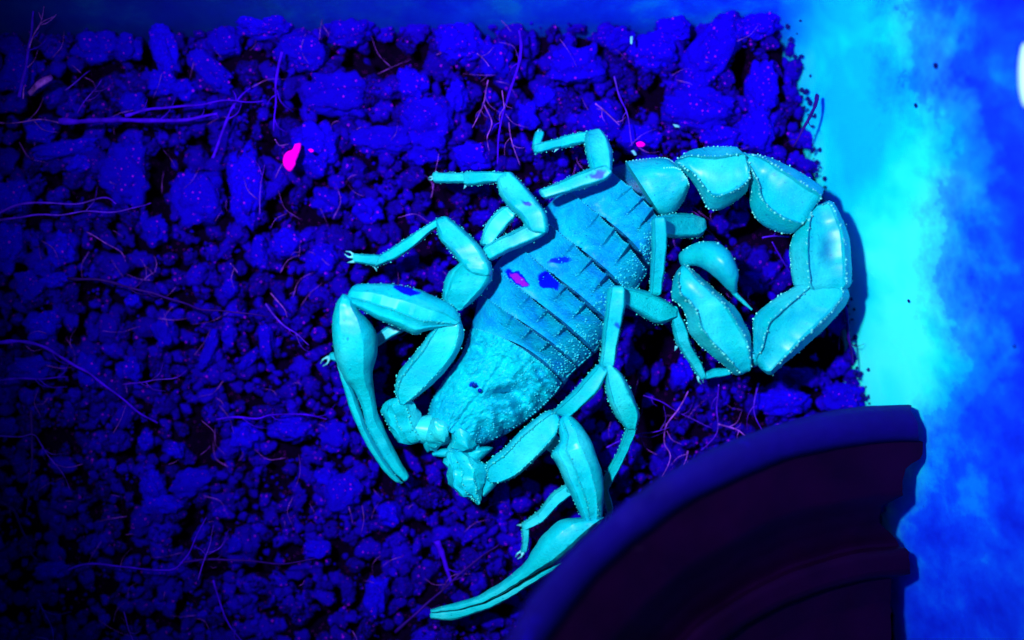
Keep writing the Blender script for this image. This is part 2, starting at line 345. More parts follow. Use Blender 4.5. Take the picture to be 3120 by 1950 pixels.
def cell_scatter(n, rfun, hole_p, seed, zbase, sub, spread):
    """crumbs in one mesh; returns verts, faces"""
    r_ = np.random.default_rng(seed); v0, f0 = sub; nv = len(v0)
    var = []
    for k in range(14):
        sd = Vector((k * 5.7, seed * 1.3, 2))
        var.append(np.array([np.array(p) * (1 + 0.5 * mnoise.fractal(Vector(p) * 1.3 + sd, 1, 2, 4) + 0.14 * mnoise.noise(Vector(p) * 5 + sd)) for p in v0]))
    f0 = np.array(f0); VV = []; FF = []; cnt = 0; grid = {}
    tries = 0
    while cnt < n and tries < n * 12:
        tries += 1
        px = r_.uniform(-260, 2700); py = r_.uniform(20, 2150)
        if px > 2400 + (py - 60) * 0.19 + r_.uniform(-25, 12): continue
        if py < 75 + r_.uniform(-25, 40): continue
        if in_hole(px, py) and r_.random() > hole_p: continue
        gap = mnoise.noise(Vector((px * 0.0085, py * 0.0085, seed)))
        if gap < 0.0 and r_.random() > 0.08: continue
        r = rfun(py, r_) / S
        key = (int(px // 60), int(py // 60)); ok = True
        for a in (-1, 0, 1):
            for b in (-1, 0, 1):
                for (qx, qy, qr) in grid.get((key[0] + a, key[1] + b), ()):
                    if (px - qx) ** 2 + (py - qy) ** 2 < (spread * (r * S + qr)) ** 2: ok = False; break
        if not ok: continue
        grid.setdefault(key, []).append((px, py, r * S))
        a = r_.uniform(0, 6.28); b = r_.uniform(-0.6, 0.6); c_, s_ = math.cos(a), math.sin(a); cb, sb = math.cos(b), math.sin(b)
        sc = np.array([r * r_.uniform(0.8, 1.45), r * r_.uniform(0.65, 1.0), r * r_.uniform(0.6, 0.95)])
        w = var[r_.integers(14)] * sc
        w = np.stack([w[:, 0] * cb - w[:, 2] * sb, w[:, 1], w[:, 0] * sb + w[:, 2] * cb], 1)
        w = np.stack([w[:, 0] * c_ - w[:, 1] * s_, w[:, 0] * s_ + w[:, 1] * c_, w[:, 2]], 1)
        w += np.array(P(px, py, zbase + r_.uniform(-0.12, 0.06)))
        VV.append(w); FF.append(f0 + cnt * nv); cnt += 1
    return np.vstack(VV), np.vstack(FF)

def np_mesh(name, V, F):
    me = bpy.data.meshes.new(name)
    me.vertices.add(len(V)); me.vertices.foreach_set('co', V.ravel().astype(np.float32))
    nf = len(F); me.loops.add(nf * 3); me.loops.foreach_set('vertex_index', F.ravel().astype(np.int32))
    me.polygons.add(nf); me.polygons.foreach_set('loop_start', np.arange(0, nf * 3, 3, dtype=np.int32))
    me.polygons.foreach_set('use_smooth', np.ones(nf, bool)); me.update(calc_edges=True); me.validate(); return me
def r_mid(py, g): return g.uniform(20, 46) * (1.0 if py < 600 else 0.88 if py < 1100 else 0.85)
def r_small(py, g): return g.uniform(8, 19)
def r_tiny(py, g): return g.uniform(3.5, 8)
parts = []; off = 0
for args in ((1900, r_mid, 0.02, 3, -0.16, ICO3, 0.74), (2600, r_small, 0.05, 11, -0.10, ICO2, 0.62), (4200, r_tiny, 0.25, 23, -0.06, ICO1, 0.4)):
    v, f = cell_scatter(*args); parts.append((v, f + off)); off += len(v)
tag(link('soil_crumbs', np_mesh('soil_crumbs', np.vstack([p[0] for p in parts]), np.vstack([p[1] for p in parts])), [M_CRUMB]), 'loose deep blue soil crumbs covering the bed', 'soil', kind='stuff')

# ------------------------------------------------------------------ twigs and rootlets
def tube(pts3, r0, r1, sides=7, n=6, wob=0.0, seed=0):
    p = catmull(pts3, n); k = len(p); V = []; F = []
    t = np.gradient(p, axis=0); t /= np.linalg.norm(t, axis=1)[:, None]
    for i in range(k):
        u = i / (k - 1); r = r0 + (r1 - r0) * u
        up = np.array([0, 0, 1.0]); s = np.cross(t[i], up); s /= (np.linalg.norm(s) + 1e-9); q = np.cross(s, t[i])
        c = p[i].copy()
        if wob: c += np.array(mnoise.noise_vector(Vector(p[i]) * 3 + Vector((seed, 0, 0)))) * wob
        rr = r * (1 + 0.55 * mnoise.noise(Vector((i * 0.35, seed, 0))))
        for a in range(sides):
            th = 2 * math.pi * a / sides; V.append(tuple(c + (s * math.cos(th) + q * math.sin(th)) * rr))
    for i in range(k - 1):
        for a in range(sides): F.append((i * sides + a, i * sides + (a + 1) % sides, (i + 1) * sides + (a + 1) % sides, (i + 1) * sides + a))
    F.append(tuple(range(sides))[::-1]); F.append(tuple((k - 1) * sides + a for a in range(sides)))
    return V, F
FV, FP, TW, TD = M_FIBRE, M_FIBRE_PALE, M_TWIG, M_TWIG_DARK
# name, material, radius px, z, points, label
STRANDS = [
 ('twig',TW,11,.30,[(180,372),(310,368),(460,364),(570,366),(660,350)],'flat blue twig lying across the soil at upper left'),
 ('twig',TW,6,.32,[(380,352),(450,335),(540,325),(660,312),(800,308)],'thin twig fork just above the flat blue twig'),
 ('twig',TW,7,.35,[(60,295),(78,190),(95,100),(102,-20)],'upright blue straw rising past the top left edge'),
 ('rootlet',FP,2.6,.36,[(72,300),(84,180),(120,78),(158,48)],'forked pale rootlet leaning on the upright straw'),
 ('rootlet',FP,2.2,.36,[(112,95),(126,60),(132,20)],'short rootlet prong at the top left above the fork'),
 ('rootlet',FP,2.6,.25,[(-20,376),(60,370),(125,364),(165,372),(190,383)],'pale rootlet at the left edge beside the flat twig'),
 ('rootlet',FV,2.4,.25,[(238,345),(268,300),(305,245)],'slanting rootlet above the left end of the flat twig'),
 ('rootlet',FV,2.2,.2,[(195,280),(235,245),(275,218)],'faint rootlet over the dark hole at upper left'),
 ('twig',TW,6,.3,[(650,482),(690,370),(730,300),(765,265)],'slanting thin twig below the slanting long clod'),
 ('twig',TW,6,.32,[(862,160),(845,240),(836,400)],'upright thin twig left of the broad flat-topped clod'),
 ('rootlet',FV,2.6,.28,[(790,650),(795,560),(803,500)],'upright rootlet beside the deep gap under the pink fleck'),
 ('twig',FV,5,.3,[(-20,655),(60,622),(150,620),(230,620),(320,604),(357,624)],'curved bright violet rootlet pair, upper strand, left edge'),
 ('twig',FV,4,.3,[(-20,668),(140,655),(270,648),(380,640),(460,616)],'straight bright violet strand below the curved one, left edge'),
 ('twig',TD,6,.34,[(205,848),(320,858),(430,884),(560,925),(660,947),(820,967)],'long dark stem crossing the crumbs toward the claw hand'),
 ('twig',TW,7,.34,[(-20,1044),(70,1040),(150,1065),(240,1125),(330,1180),(420,1250),(475,1290)],'long arching violet root descending at left'),
 ('twig',TW,5,.28,[(-20,1160),(90,1152),(205,1151)],'short straight root at the left edge below the arching one'),
 ('rootlet',FV,4,.3,[(808,922),(860,985),(905,1020),(945,1050)],'violet root stub pointing at the claw hand'),
 ('rootlet',FP,2.6,.32,[(825,893),(855,925),(868,945),(876,968)],'small curved pale rootlet above the root stub'),
 ('rootlet',FV,2.6,.26,[(372,1172),(460,1157),(530,1155),(568,1128)],'faint rootlet in the middle of the left crumbs'),
 ('rootlet',FP,2,.26,[(262,708),(310,735),(355,757),(372,772),(381,795)],'hooked pale rootlet below the violet strands'),
 ('rootlet',FP,2,.26,[(438,852),(455,835),(475,822)],'tiny pale rootlet above the dark stem'),
 ('rootlet',FP,2,.26,[(700,805),(712,818),(722,832)],'tiny pale rootlet below the round speckled clod'),
 ('twig',TW,4.5,.3,[(205,1735),(260,1722),(350,1726),(440,1733),(520,1736),(560,1700),(590,1650),(632,1575)],'curved rootlet tied to the bright lump at lower left'),
 ('twig',TD,6,.3,[(92,1250),(95,1340),(90,1450),(78,1570)],'upright dim stem at lower left'),
 ('rootlet',FV,3,.26,[(-20,1330),(60,1331),(110,1325),(140,1380),(185,1430),(216,1492)],'thin rootlet bending over the dim stem at lower left'),
 ('twig',TD,5,.26,[(-20,1525),(40,1560),(75,1630),(85,1680),(112,1708)],'dim hooked root at the lower left edge'),
 ('rootlet',FV,2.6,.3,[(606,1765),(630,1690),(652,1600)],'slanting rootlet beside the curved one at the bottom'),
 ('twig',TD,4.5,.26,[(560,1714),(660,1704),(760,1703),(860,1716),(960,1700)],'dim straight root along the bottom crumbs'),
 ('twig',TW,4,.3,[(650,1765),(672,1840),(705,1905),(750,1970)],'slanting root running off the bottom edge'),
 ('rootlet',FV,2.6,.26,[(118,1830),(148,1890),(165,1970)],'dim rootlet running off the bottom left edge'),
 ('rootlet',FV,2.2,.26,[(372,1868),(388,1915),(415,1975)],'faint short rootlet at the bottom edge left of centre'),
 ('twig',TW,4,.26,[(660,1277),(780,1272),(830,1262),(930,1266),(1000,1275)],'rootlet lying left of the fingers of the raised claw'),
 ('twig',TD,6,.3,[(1200,1925),(1300,1845),(1410,1735),(1520,1658)],'long dim stem below the lower claw hand'),
 ('twig',TW,12,.2,[(1332,1650),(1352,1710),(1380,1785)],'stubby blue stick left of the lower claw hand'),
 ('twig',TW,6,.36,[(1584,92),(1580,190),(1545,300),(1522,380),(1516,500)],'long upright root above the middle left leg'),
 ('rootlet',FP,2.4,.34,[(1487,245),(1472,310),(1455,350),(1437,390)],'forked pale rootlet left of the long upright root'),
 ('rootlet',FP,2.4,.34,[(1472,312),(1500,370),(1486,415),(1496,462)],'wavy pale rootlet beside the long upright root'),
 ('rootlet',FP,2.4,.34,[(1550,372),(1558,430),(1582,502)],'pale rootlet ending above the middle left leg knee'),
 ('rootlet',FP,2.2,.34,[(1533,278),(1540,330),(1536,352)],'tiny pale rootlet crossing the long upright root'),
 ('twig',FV,4,.36,[(1868,232),(1890,305),(1905,345),(1925,442)],'slanting violet root above the rear leg toward the pink dot'),
 ('rootlet',FP,3,.34,[(1812,318),(1850,350),(1886,380)],'short bright rootlet above the rear leg knee'),
 ('rootlet',FP,2.2,.34,[(1455,165),(1475,180),(1490,202)],'tiny rootlet right of the round top clod'),
 ('rootlet',FP,2.2,.2,[(1315,600),(1322,560),(1332,470)],'fine upright rootlet left of the middle left leg tip'),
 ('twig',TD,8,.5,[(2494,292),(2474,338),(2455,378),(2412,446)],'short dark stick lying against the cyan tub wall'),
 ('rootlet',FP,3,.3,[(2094,1195),(2068,1246),(2034,1298),(2028,1350),(2040,1388),(2014,1458)],'wavy pale rootlet running down to the pot rim'),
 ('rootlet',FV,2.4,.26,[(1960,1205),(2010,1224),(2080,1260),(2170,1302)],'straight thin rootlet crossing the wavy one'),
 ('rootlet',FV,3,.26,[(2190,1170),(2186,1230),(2184,1316),(2134,1376)],'upright rootlet right of the wavy one'),
 ('rootlet',FP,3,.28,[(2190,1294),(2225,1302),(2250,1312),(2272,1332)],'short pale rootlet near the pot rim'),
 ('rootlet',FV,3,.26,[(2308,1165),(2298,1230),(2302,1272),(2322,1312)],'bent rootlet below the tail tip segment'),
 ('rootlet',FP,3,.28,[(2097,1374),(2090,1400),(2080,1424)],'stubby pale rootlet just above the pot rim'),
 ('twig',TD,8,.28,[(2572,930),(2580,990),(2590,1050),(2602,1108)],'dark stick upright beside the tub wall below the tail'),
 ('rootlet',FV,3,.2,[(2320,728),(2360,722),(2405,722)],'violet rootlet inside the curl of the tail'),
 ('rootlet',FV,2,.2,[(2348,735),(2375,775),(2410,830)],'thin slanting rootlet inside the curl of the tail'),
 ('rootlet',FP,2.2,.3,[(840,428),(852,444),(880,441)],'tiny forked pale rootlet left of the bright pink fleck'),
 ('rootlet',FV,2.4,.3,[(1850,1360),(1905,1335),(1990,1318),(2040,1300)],'faint rootlet between right leg and pot'),
]
for i, (nm, mt, r, z, pts, lab) in enumerate(STRANDS):
    p3 = [P(x, y, z - (0.04 if r > 3.5 else 0.03) + 0.07 * math.sin(k * 1.7 + i)) for k, (x, y) in enumerate(pts)]
    p3 = np.array([v[:] for v in p3])
    V, F = tube(p3, r * .85 / S, r * 0.35 / S, n=8, wob=0.03, seed=i)
    for b_ in range(0 if len(pts) < 3 else random.choice((0, 1, 2, 2, 3))):      # forked side roots of the same strand
        k_ = random.uniform(.15, .9) * (len(pts) - 1); j_ = int(k_); q0 = p3[j_] + (p3[min(j_ + 1, len(pts) - 1)] - p3[j_]) * (k_ - j_)
        d_ = p3[min(j_ + 1, len(pts) - 1)] - p3[j_]; a_ = math.atan2(d_[1], d_[0]) + random.choice((-1, 1)) * random.uniform(.35, 1.0); L_ = random.uniform(.1, .38)
        e1 = q0 + np.array([math.cos(a_), math.sin(a_), -.1]) * L_ * .5; e2 = q0 + np.array([math.cos(a_ + .3), math.sin(a_ + .3), -.35]) * L_
        v2, f2 = tube(np.array([q0, e1, e2]), min(r * .4, 2.2) / S, .5 / S, 5, 5, wob=.02, seed=i + b_ * 9); o2 = len(V); V += v2; F += [tuple(x + o2 for x in g) for g in f2]
    tag(link(nm, mesh(nm, V, F), [mt]), lab, nm, 'twigs and roots on the soil')
# fine hairs nobody could count
V = []; F = []
for i in range(240):
    px, py = random.uniform(0, 2350), random.uniform(90, 1940)
    if px > 1500 and py > 1500: continue
    a = random.uniform(0, 6.28); L = random.uniform(10, 60); b = a + random.uniform(-.9, .9); z = random.uniform(-.05, .2)
    pts = np.array([P(px, py, z)[:], P(px + L * math.cos(a), py + L * math.sin(a), z + .05)[:], P(px + L * (math.cos(a) + math.cos(b)), py + L * (math.sin(a) + math.sin(b)), z - .04)[:]])
    v, f = tube(pts, random.uniform(.5, 1.2) / S, .4 / S, 4, 4)
    o_ = len(V); V += v; F += [tuple(q + o_ for q in g) for g in f]
tag(link('fine_root_hairs', mesh('fine_root_hairs', V, F), [M_FIBRE_PALE]), 'scattered hair-fine pale fibres on the soil', 'fibres', kind='stuff')

def chip(name, outline, z, th, mat, label, cat, jitter=0.03, group=None):
    """a small lump with the given outline"""
    o_ = catmull(outline + [outline[0]], 4)[:-1]; c = o_.mean(0); n = len(o_); V = []; F = []
    rings = ((1.0, -0.5), (1.03, 0.0), (0.85, 0.75), (0.45, 1.0))
    for (k, h) in rings:
        for q in o_:
            w = c + (q - c) * k; p = P(w[0], w[1], z + th * h); V.append(p + Vector((0, 0, mnoise.noise(p * 9) * jitter)))
    V.append(P(c[0], c[1], z + th * 1.05)); V.append(P(c[0], c[1], z - th * 0.5))
    for r in range(len(rings) - 1):
        for j in range(n): F.append((r * n + j, r * n + (j + 1) % n, (r + 1) * n + (j + 1) % n, (r + 1) * n + j))
    t = (len(rings) - 1) * n
    for j in range(n): F.append((t + j, t + (j + 1) % n, len(V) - 2)); F.append((j, len(V) - 1, (j + 1) % n))
    me = mesh(name, V, F); bm = bmesh.new(); bm.from_mesh(me); bmesh.ops.recalc_face_normals(bm, faces=bm.faces); bm.to_mesh(me); bm.free()
    return tag(link(name, me, [mat]), label, cat, group)
chip('pink_fleck', [(898,440),(916,438),(914,462),(902,490),(900,503),(884,522),(866,505),(863,478),(876,462),(890,456)], .34, .05, M_PINK, 'bright magenta fleck glowing on the soil at left', 'fleck')
chip('pink_fleck', [(1938,436),(1952,431),(1966,439),(1960,447),(1944,447)], .3, .03, M_PINK, 'tiny magenta dot above the base of the tail', 'fleck')
chip('pink_fleck', [(938,456),(948,453),(957,460),(948,465)], .34, .02, M_PINK, 'tiny magenta dot right of the bright pink fleck', 'fleck')
chip('pale_flake', [(1923,460),(1932,458),(1940,470),(1934,474)], .26, .02, M_PALE, 'small pale flake below the magenta dot near the tail base', 'flake')
chip('pale_flake', [(2050,378),(2066,380),(2072,388),(2058,388)], .3, .02, M_PALE, 'small pale flake on the soil right of the rear leg', 'flake')
chip('pale_flake', [(1920,112),(1928,112),(1926,134),(1920,132)], .3, .02, M_PALE, 'small pale flake near the top wall', 'flake')
chip('violet_chip', [(85,280),(110,250),(150,230),(158,245),(120,270),(95,292)], .3, .05, M_FIBRE_PALE, 'violet glowing chip beside the upright straw', 'chip')
def wall_point(px, py):
    """point of the sloping right wall seen at a photo pixel (scan of the ray)"""
    for k in range(600):                      # climb along the viewing ray until it comes out in front of the wall
        z = -0.1 + k * 0.01; p = P(px, py, z)
        o_ = np.interp(z, [q[1] for q in prof[:8]], [q[0] for q in prof[:8]])
        w = base + outw * o_; i = int(np.argmin((w[:, 0] - p.x) ** 2 + (w[:, 1] - p.y) ** 2))
        if (p.x - w[i, 0]) * outw[i, 0] + (p.y - w[i, 1]) * outw[i, 1] <= 0: return z
    return 1.0
for (x, y, r, lab) in ((2850, 200, 8, 'largest dark crumb stuck high on the cyan tub wall'), (2790, 321, 6, 'second dark crumb stuck on the cyan wall below the largest'), (2768, 917, 4, 'tiny dark crumb on the cyan wall beside the tail'), (3090, 1055, 5, 'small dark crumb at the right edge of the blue wall')):
    chip('stuck_crumb', [(x - r, y - r * .6), (x, y - r * 1.2), (x + r, y - r * .3), (x + r * .7, y + r), (x - r * .4, y + r * 1.1)], wall_point(x, y) + 0.01, .05, M_MARK, lab, 'crumb')

# crumbs smeared up the foot of the right-hand wall
V = []; F = []; g_ = np.random.default_rng(41)
for i in range(110):
    y = g_.uniform(60, 1230); x = 2400 + (y - 60) * 0.19 + abs(g_.normal(0, 22)) - 6
    p = P(x, y, max(0.0, wall_point(x, y))); r = g_.uniform(2.0, 9.0) / S; sq = g_.uniform(.5, 1.3); v_, f_ = ICO1; o_ = len(V)
    V += [(p.x + v[0] * r, p.y + v[1] * r * sq, p.z + v[2] * r * .7) for v in v_]; F += [tuple(o_ + q for q in f) for f in f_]
tag(link('smeared_crumbs', mesh('smeared_crumbs', V, F), [M_MARK]), 'dark crumbs smeared along the foot of the cyan wall', 'soil', kind='stuff')

# small white bulge placed for the bright spot at the far right edge
M_WHITE = plain('white_spot', (0.45, 0.88, 0.85), 0.4, 0.4, (1, 1, 1), 3, 0.08)
zt = wall_point(3112, 240)
tv, tf = ICO3; pc = P(3128, 225, zt + 0.06)
link('edge_spot', mesh('edge_spot', [(pc.x + v[0] * 0.085, pc.y + v[1] * 0.36, pc.z + v[2] * 0.10) for v in tv], tf), [M_WHITE], tub)['label'] = 'bright white spot at the right edge'

# ------------------------------------------------------------------ scorpion
SC = empty('scorpion', 'cyan glowing scorpion with curled tail lying on dark blue soil', 'scorpion')

SEC = {
 'limb': [(-1,-.1),(-.93,.3),(-.80,.78),(-.72,.86),(-.60,.74),(-.25,.72),(.25,.72),(.60,.74),(.72,.86),(.80,.78),(.93,.3),(1,-.1),(.8,-.75),(.3,-1),(-.3,-1),(-.8,-.75)],
 'tail': [(-1,-.1),(-.97,.2),(-.9,.34),(-.67,.86),(-.60,1.0),(-.53,.80),(-.2,.70),(.2,.70),(.53,.80),(.60,1.0),(.67,.86),(.9,.34),(.97,.2),(1,-.1),(.8,-.8),(.3,-1),(-.3,-1),(-.8,-.8)],
 'limb3': [(-1,-.1),(-.93,.25),(-.80,.62),(-.72,.70),(-.62,.62),(-.34,.76),(-.28,.86),(-.2,.78),(.3,.70),(.42,.78),(.50,.70),(.72,.56),(.93,.25),(1,-.1),(.8,-.75),(.3,-1),(-.3,-1),(-.8,-.75)],
 'round': [(math.cos(a) * -1, math.sin(a)) for a in [k * 2 * math.pi / 18 for k in range(18)]],
 'hand': [(-1,0),(-.92,.45),(-.72,.76),(-.5,.92),(-.42,.93),(-.2,.95),(.1,.97),(.36,.95),(.44,.95),(.6,.80),(.82,.55),(1,0),(.8,-.7),(.3,-1),(-.3,-1),(-.8,-.7)],
}
def loft(name, st, sec='limb', n=7, mat=M_LIMB, parent=None, grains=(), gsize=0.011, gstep=0.034, zscale=1.0, round_ends=(0.5, 0.5), label=None, rough=0.010, skew=0.0):
    """st: rows (lx,ly,rx,ry,z,h): the left and right outline in photo pixels at height z with half thickness h; lofted section by section. grains: section u-positions that carry rows of granules"""
    rows = np.array(st, float); sec_ = SEC[sec]; M = len(sec_)
    rr = catmull(rows, n); k = len(rr); V = []; F = []; mi = []
    def frame(r):
        a = np.array(P(r[0], r[1], r[4])); b = np.array(P(r[2], r[3], r[4])); return (a + b) / 2, (b - a) / 2, r[5]
    for r in rr:
        c, hw, h = frame(r)
        for (u, v) in sec_:
            p = c + hw * u; p = np.array((p[0], p[1], p[2] + v * h + skew * u * h)); V.append(tuple(p + np.array(mnoise.noise_vector(Vector(p) * 5.0)) * rough + np.array(mnoise.noise_vector(Vector(p) * 14.0)) * rough * .6))
    for i in range(k - 1):
        for j in range(M): F.append((i * M + j, (i + 1) * M + j, (i + 1) * M + (j + 1) % M, i * M + (j + 1) % M))
    # rounded caps
    for end, idx, q in ((0, 0, 1), (1, k - 1, k - 2)):
        c, hw, h = frame(rr[idx]); c2, _, _ = frame(rr[q]); d = c - c2; d = d / (np.linalg.norm(d) + 1e-9)
        bulge = np.linalg.norm(hw) * round_ends[end]
        ringprev = [idx * M + j for j in range(M)]
        for t in (0.6, 0.92):
            s = math.sqrt(max(0, 1 - t * t)); base_i = len(V)
            for (u, v) in sec_:
                p = c + hw * u * s + d * bulge * t; V.append((p[0], p[1], p[2] + v * h * s + skew * u * h * s))
            for j in range(M):
                a = (ringprev[j], base_i + j, base_i + (j + 1) % M, ringprev[(j + 1) % M])
                F.append(a if end else a[::-1])
            ringprev = [base_i + j for j in range(M)]
        V.append(tuple(c + d * bulge)); t = len(V) - 1
        for j in range(M):
            a = (ringprev[j], t, ringprev[(j + 1) % M]); F.append(a if end else a[::-1])
    mi = [0] * len(F)
    gv, gf = ICO1
    if grains:
        uu = [s[0] for s in sec_[:M]]
        for u in grains:
            top = [(s[0], s[1]) for s in sec_ if s[1] >= -0.11]; top.sort()
            v = np.interp(u, [t[0] for t in top], [t[1] for t in top])
            line = []
            for r in rr:
                c, hw, h = frame(r); p = c + hw * u; line.append(np.array((p[0], p[1], p[2] + v * h + skew * u * h)))
            acc = 0; prev = line[0]; nextd = gstep
            for a, b in zip(line[:-1], line[1:]):
                L = np.linalg.norm(b - a); pos = 0
                while acc + (L - pos) >= nextd:
                    pos += nextd - acc; acc = 0; nextd = gstep * random.uniform(.75, 1.3)
                    q = a + (b - a) * (pos / max(L, 1e-9)) + np.array([random.gauss(0, .006), random.gauss(0, .006), random.gauss(0, .004)]); g = gsize * random.choice((.3, .5, .7, .9, 1.2)) * random.uniform(.8, 1.1); o_ = len(V)
                    V += [tuple(q + x * g) for x in gv]; F += [tuple(o_ + y for y in f) for f in gf]; mi += [1] * len(gf)
                acc += L - pos
    me = mesh(name, V, F, mi, True, 38)
    bm = bmesh.new(); bm.from_mesh(me); bmesh.ops.recalc_face_normals(bm, faces=bm.faces); bm.to_mesh(me); bm.free()
    o = link(name, me, [mat, M_GRAIN_TAIL if mat is M_TAIL else M_GRAIN], parent)
    if label: o['label'] = label
    return o

def seg(name, Ls, Rs, zs, hs, **kw):
    """outline lists L and R of equal length, heights and thickness interpolated along them"""
    n = len(Ls); t = np.linspace(0, 1, n)
    z = np.interp(t, np.linspace(0, 1, len(zs)), zs); h = np.interp(t, np.linspace(0, 1, len(hs)), hs)
    return loft(name, [(a[0], a[1], b[0], b[1], z[i], h[i]) for i, (a, b) in enumerate(zip(Ls, Rs))], **kw)

E2 = (-1, 1); E4 = (-.99, -.72, .72, .99); T6 = (-.99, -.62, .62, .99)
# ---- soft trunk under the plates
seg('body', [(1300,1290),(1322,1210),(1370,1140),(1425,1040),(1445,960),(1475,890),(1520,815),(1580,740),(1655,665),(1740,590),(1850,520),(1930,495),(2030,500)],
            [(1455,1365),(1550,1318),(1640,1255),(1706,1190),(1735,1150),(1775,1110),(1815,1072),(1868,1000),(1920,915),(1970,830),(2015,700),(2030,660),(2070,620)],
    (.30,.28,.28,.28,.28,.30,.36,.50), (.18,.20,.24,.26,.26,.24,.22,.16), sec='round', n=4, mat=M_SOFT, parent=SC)

# ---- plates
def plate(name, rows, zedge, arch, keels=(), keel_h=0.05, lip=0.10, mat=M_PLATE, nu=80, nv=18, parent=SC, th=0.05, rough=0.012, grain_rows=(), rough_side=0.0, pinch=3.4, tooth=0.0, extra=None):
    """rows: (L, M, R) outline points front to rear; an arched shield whose rear margin is lifted over the next one"""
    fl = []
    for r in rows: fl.append([*r[0], *r[1], *r[2]])
    q = catmull(fl, max(2, nv // (len(rows) - 1))); k = len(q); V = []; F = []
    def pos(i, u):
        l, m, r = q[i][0:2], q[i][2:4], q[i][4:6]; t = i / (k - 1)
        # quadratic through left, middle, right
        a = m + (r - l) / 2 * u + ((l + r) / 2 - m) * u * u
        if tooth and t > .8:
            for ku in keels: a = a + (q[-1][2:4] - q[-2][2:4]) * 1.6 * tooth * math.exp(-((u - ku) / .05) ** 2) * (t - .8) / .2
        z = zedge + arch * (1 - abs(u) ** pinch) ** 0.75 if abs(u) < 1 else zedge
        z += lip * t ** 2.2 * (1 - .4 * abs(u)) * (1 if u > -.5 else max(.2, 1 + (u + .5) * 1.6)) - lip * .4
        for ku in keels:   # short crests near the rear margin, steep on one side
            w_ = .07 if u < ku else .022
            z += keel_h * math.exp(-((u - ku) / w_) ** 2) * max(0, (t - .45) / .55) ** 1.1 * (1.25 if ku > .1 else .9 if ku > -.1 else .45)
        if extra: z += extra(t, u)
        pp = P(a[0], a[1], z)
        nz = mnoise.fractal(Vector((pp.x * 7, pp.y * 7, 1.3)), 1, 2, 4)
        z += rough * nz * (1 + rough_side * max(0, abs(u) - .45) * 4)
        return P(a[0], a[1], z)
    us = np.linspace(-1, 1, nu)
    for i in range(k):
        for u in us: V.append(pos(i, u))
    top = len(V)
    for i in range(k):
        for u in us: p = pos(i, u * .985); V.append(p - Vector((0, 0, th)))
    for i in range(k - 1):
        for j in range(nu - 1):
            a = (i * nu + j, i * nu + j + 1, (i + 1) * nu + j + 1, (i + 1) * nu + j); F.append(a); F.append(tuple(top + x for x in a)[::-1])
    for i in range(k - 1):
        for j in (0, nu - 1): F.append((i * nu + j, (i + 1) * nu + j, top + (i + 1) * nu + j, top + i * nu + j))
    for j in range(nu - 1):
        for i in (0, k - 1): F.append((i * nu + j, i * nu + j + 1, top + i * nu + j + 1, top + i * nu + j))
    mi = [0] * len(F); gv, gf = ICO1
    def grain(p, g):
        o_ = len(V); V.extend([tuple(Vector(x) * g + p) for x in gv]); F.extend([tuple(o_ + y for y in f) for f in gf]); mi.extend([1] * len(gf))
    for (kind, a0, b0, cnt, g) in grain_rows:
        if kind == 'rear':
            for c_ in range(cnt): grain(pos(k - 1, a0 + (b0 - a0) * (c_ + .5) / cnt), g * random.uniform(.7, 1.2))
        elif kind == 'keel':
            for c_ in range(cnt): grain(pos(min(k - 1, int((.5 + .5 * c_ / cnt) * (k - 1))), a0 + random.gauss(0, .006)), g * random.uniform(.7, 1.2))
        elif kind == 'side':
            for c_ in range(cnt): grain(pos(random.randrange(k), random.uniform(a0, b0)), g * random.uniform(.5, 1.3))
        elif kind == 'edge':
            for c_ in range(cnt): grain(pos(min(k - 1, int(c_ / cnt * k)), a0), g * random.uniform(.7, 1.2))
    me = mesh(name, V, F, mi, True, 40)
    bm = bmesh.new(); bm.from_mesh(me); bmesh.ops.recalc_face_normals(bm, faces=bm.faces); bm.to_mesh(me); bm.free()
    return link(name, me, [mat, M_GRAIN_TAIL if mat is M_TAIL else M_GRAIN_BACK], parent)

def cara_shape(t, u):
    z = 0.0
    z -= 0.035 * math.exp(-((u + .02) / .06) ** 2)           # median furrow
    z += 0.07 * math.exp(-((t - .50) / .09) ** 2 - ((u + .05) / .16) ** 2)                  # eye tubercle
    z -= 0.34 * math.exp(-((t - .52 - .25 * (u - .3)) / .05) ** 2) * math.exp(-((u - .38) / .16) ** 2)   # dark curved groove right of centre
    z -= 0.12 * math.exp(-((t - .72 + .2 * u) / .05) ** 2) * math.exp(-((abs(u) - .62) / .2) ** 2)
    if u > .35: z += 0.07 * math.sin(t * 34 + u * 9) * min(1, (u - .35) * 4)               # folded right flank
    z += 0.03 * math.exp(-((u - .30 - .5 * (t - .75) ** 2) / .05) ** 2) * (t > .5) + 0.03 * math.exp(-((t - .80 - .1 * math.cos(u * 5)) / .04) ** 2)
    z += 0.022 * mnoise.noise(Vector((u * 9, t * 20, 5))) + 0.016 * mnoise.noise(Vector((u * 17, t * 40, 9)))
    z -= 0.10 * (1 - t) ** 3
    return z
BC = [((1437,1000),(1572,1052),(1712,1165)),((1462,893),(1613,1003),(1757,1120)),((1505,812),(1663,949),(1805,1078)),((1565,735),(1722,877),(1858,1005)),((1640,655),(1797,793),(1915,917)),((1722,572),(1866,699),(1972,828)),((1850,515),(1955,607),(2022,692))]
